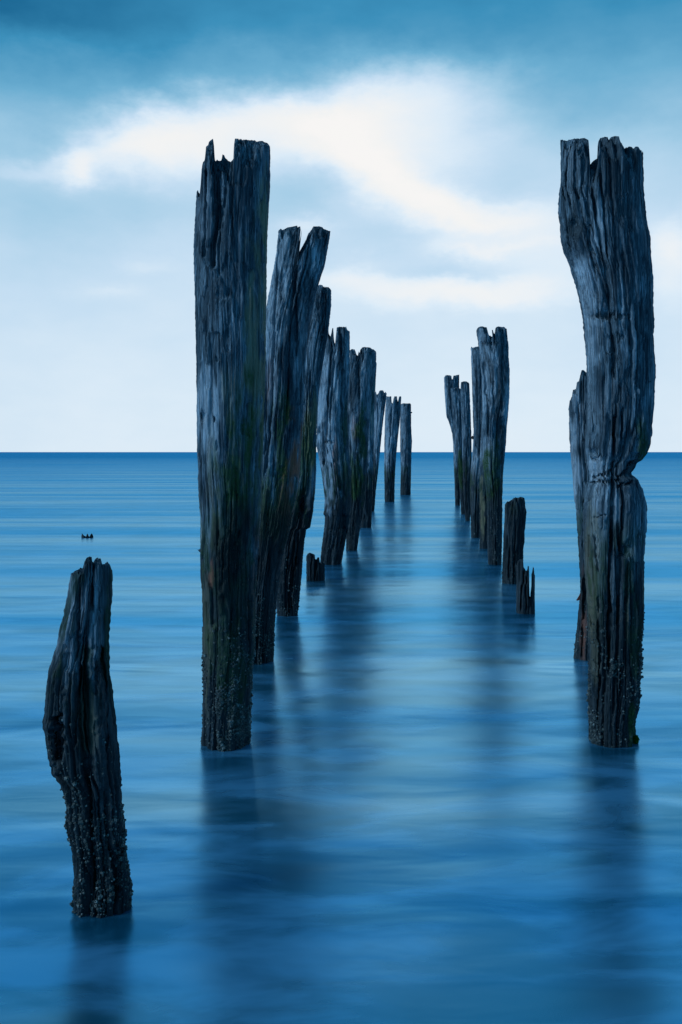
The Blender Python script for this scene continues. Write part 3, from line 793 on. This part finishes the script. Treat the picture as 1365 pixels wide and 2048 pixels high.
pile('timber_pile', 'dark pile with a squared shoulder, foremost of the leaning trio in the right row', 1042,
     [(922,755),(922,800),(924,850),(925,900),(928,1000),(932,1045)],
     [(939.5,755),(939.5,770),(941,800),(943,850),(944,900),(943,960),(942,1000),(941,1045)],
     [(922,772),(922.8,764),(926,762.5),(931,762),(936,763),(939,766)],
     1919, RG, tide=1.9, ragged=0.06, flute=1.3, patches=[('bleach_highlight',932,820,5,50,.4)])

pile('timber_pile', 'curved middle pile of the leaning trio, blunt-topped with mossy patch', 1029,
     [(902,765),(903,790),(906,830),(911,880),(916,930),(920,980),(923,1032)],
     [(922,765),(926,850),(930,930),(934,1032)],
     [(902,777),(906,775),(914,774),(922,777)],
     2020, RG, tide=1.9, ragged=0.05, flute=1.3, patches=[('moss',922,940,7,30,1),('bleach_highlight',912,850,5,60,.6)])

pile('timber_pile', 'rearmost of the leaning trio, bent to the left with a two-pronged top', 1011,
     [(888.5,740),(888.5,756),(889.5,780),(891,800),(893,828),(894,834),(898,843),(902,855),(905,868),(907,890),(908,930),(910,970),(911,1013)],
     [(919,740),(919,752),(919,775),(921,850),(921,1013)],
     [(888.5,755),(890.5,751),(895,749.5),(903.5,751),(904,757),(906,759.5),(907,753),(908,750.5),(911,751),(914,749.5),(919,749)],
     2121, RG, tide=1.5, ragged=0.08, flute=1.3, cracks=[([(905,760),(905,785)],1.5,.1)], patches=[('bleach_highlight',892,800,4,60,.7),('bleach_highlight',911,930,4,50,.7)])

pile('pile_stump', 'tiny submerged stump showing three tips far out on the open water at left', 1076,
     [(163,1060),(163,1080)], [(187,1060),(187,1080)],
     [(163,1071),(164,1066),(166,1069),(169,1071.5),(172,1073),(174,1068),(175.5,1067),(177,1071),(179,1074),(180.5,1070),(183,1066.5),(185,1068),(187,1073)],
     2222, tide=1.0, res=1.5, ragged=0.03, flute=1.0)

# ------------------------------------------------------------ extras on the piles
def shard(root_info, parent, pts_px, thick_, mat, name, yoff, label=None):
    m, bx = root_info['m'], root_info['bx']
    out = [((x - CX) * m - bx, root_info['y2z'](y)) for x, y in pts_px]
    n = len(out)
    vs = [(x, yoff - thick_, z) for x, z in out] + [(x * 1.0, yoff + thick_, z - 0.004) for x, z in out]
    fs = [(i, (i + 1) % n, n + (i + 1) % n, n + i) for i in range(n)]
    me = bpy.data.meshes.new(name)
    me.from_pydata(vs, [], [tuple(range(n))[::-1], tuple(range(n, 2 * n))] + fs)
    me.materials.append(mat)
    o = bpy.data.objects.new(name, me)
    COL.objects.link(o)
    o.parent = parent
    if label:
        o['label'] = label
    return o
roots = {o['label']: o for o in COL.objects if o.type == 'EMPTY'}
rt = lambda s: [o for l, o in roots.items() if s in l][0]
shard(R2, rt('stair-stepped'), [(1161, 1186), (1158, 1192), (1153, 1200), (1156, 1201), (1159, 1199), (1162, 1202), (1166, 1195), (1166, 1186)], 0.012, redwood, 'splinter', -0.01, 'reddish splinter lifting off the side')
shard(P2, rt('tallest left pile'), [(402, 1096), (399, 1099), (396, 1098), (399, 1102), (404, 1104), (408, 1098)], 0.006, wood, 'splinter', -0.02)

# seaweed tuft on the big right pile at the waterline
def seaweed(info, parent, px_, py_, n, spread):
    r3 = np.random.default_rng(5)
    m, bx = info['m'], info['bx']
    x0, z0 = (px_ - CX) * m - bx, info['y2z'](py_)
    vs, fs = [], []
    for _ in range(n):
        a, e = r3.uniform(-2.6, 0.9), r3.uniform(-1.0, 0.9)
        d = np.array([math.cos(a) * math.cos(e), math.sin(a) * math.cos(e), math.sin(e)])
        rad = spread * r3.uniform(0.35, 1.0)
        p = np.array([x0, -0.05, z0]) + d * rad * [1, 1.4, 1.2]
        sd_ = np.cross(d, r3.normal(0, 1, 3)); sd_ /= np.linalg.norm(sd_)
        up = np.cross(d, sd_)
        wv, ln = r3.uniform(.003, .006), r3.uniform(.012, .024)
        q = len(vs)
        vs += [p - sd_ * wv, p + sd_ * wv, p + d * ln * .6 + sd_ * wv * .8 - [0, 0, .004], p + d * ln + up * .004 - [0, 0, .010], p + d * ln * .6 - sd_ * wv * .8 - [0, 0, .004]]
        fs.append((q, q + 1, q + 2, q + 3, q + 4))
    o = make_mesh('seaweed', np.array(vs), [np.array(fs)], weed, parent, smooth=False)
    o['kind'] = 'stuff'
    o['label'] = 'green seaweed tuft clinging just above the water'
seaweed(R1, rt('huge twisted'), 1265, 1473, 1100, 0.021)

for o in COL.objects:
    if '_m' in o:
        del o['_m']

# ---------------------------------------------------------------- render settings
SC.view_settings.view_transform = 'Standard'
SC.view_settings.look = 'None'
SC.view_settings.exposure = 0.0
SC.view_settings.gamma = 1.0
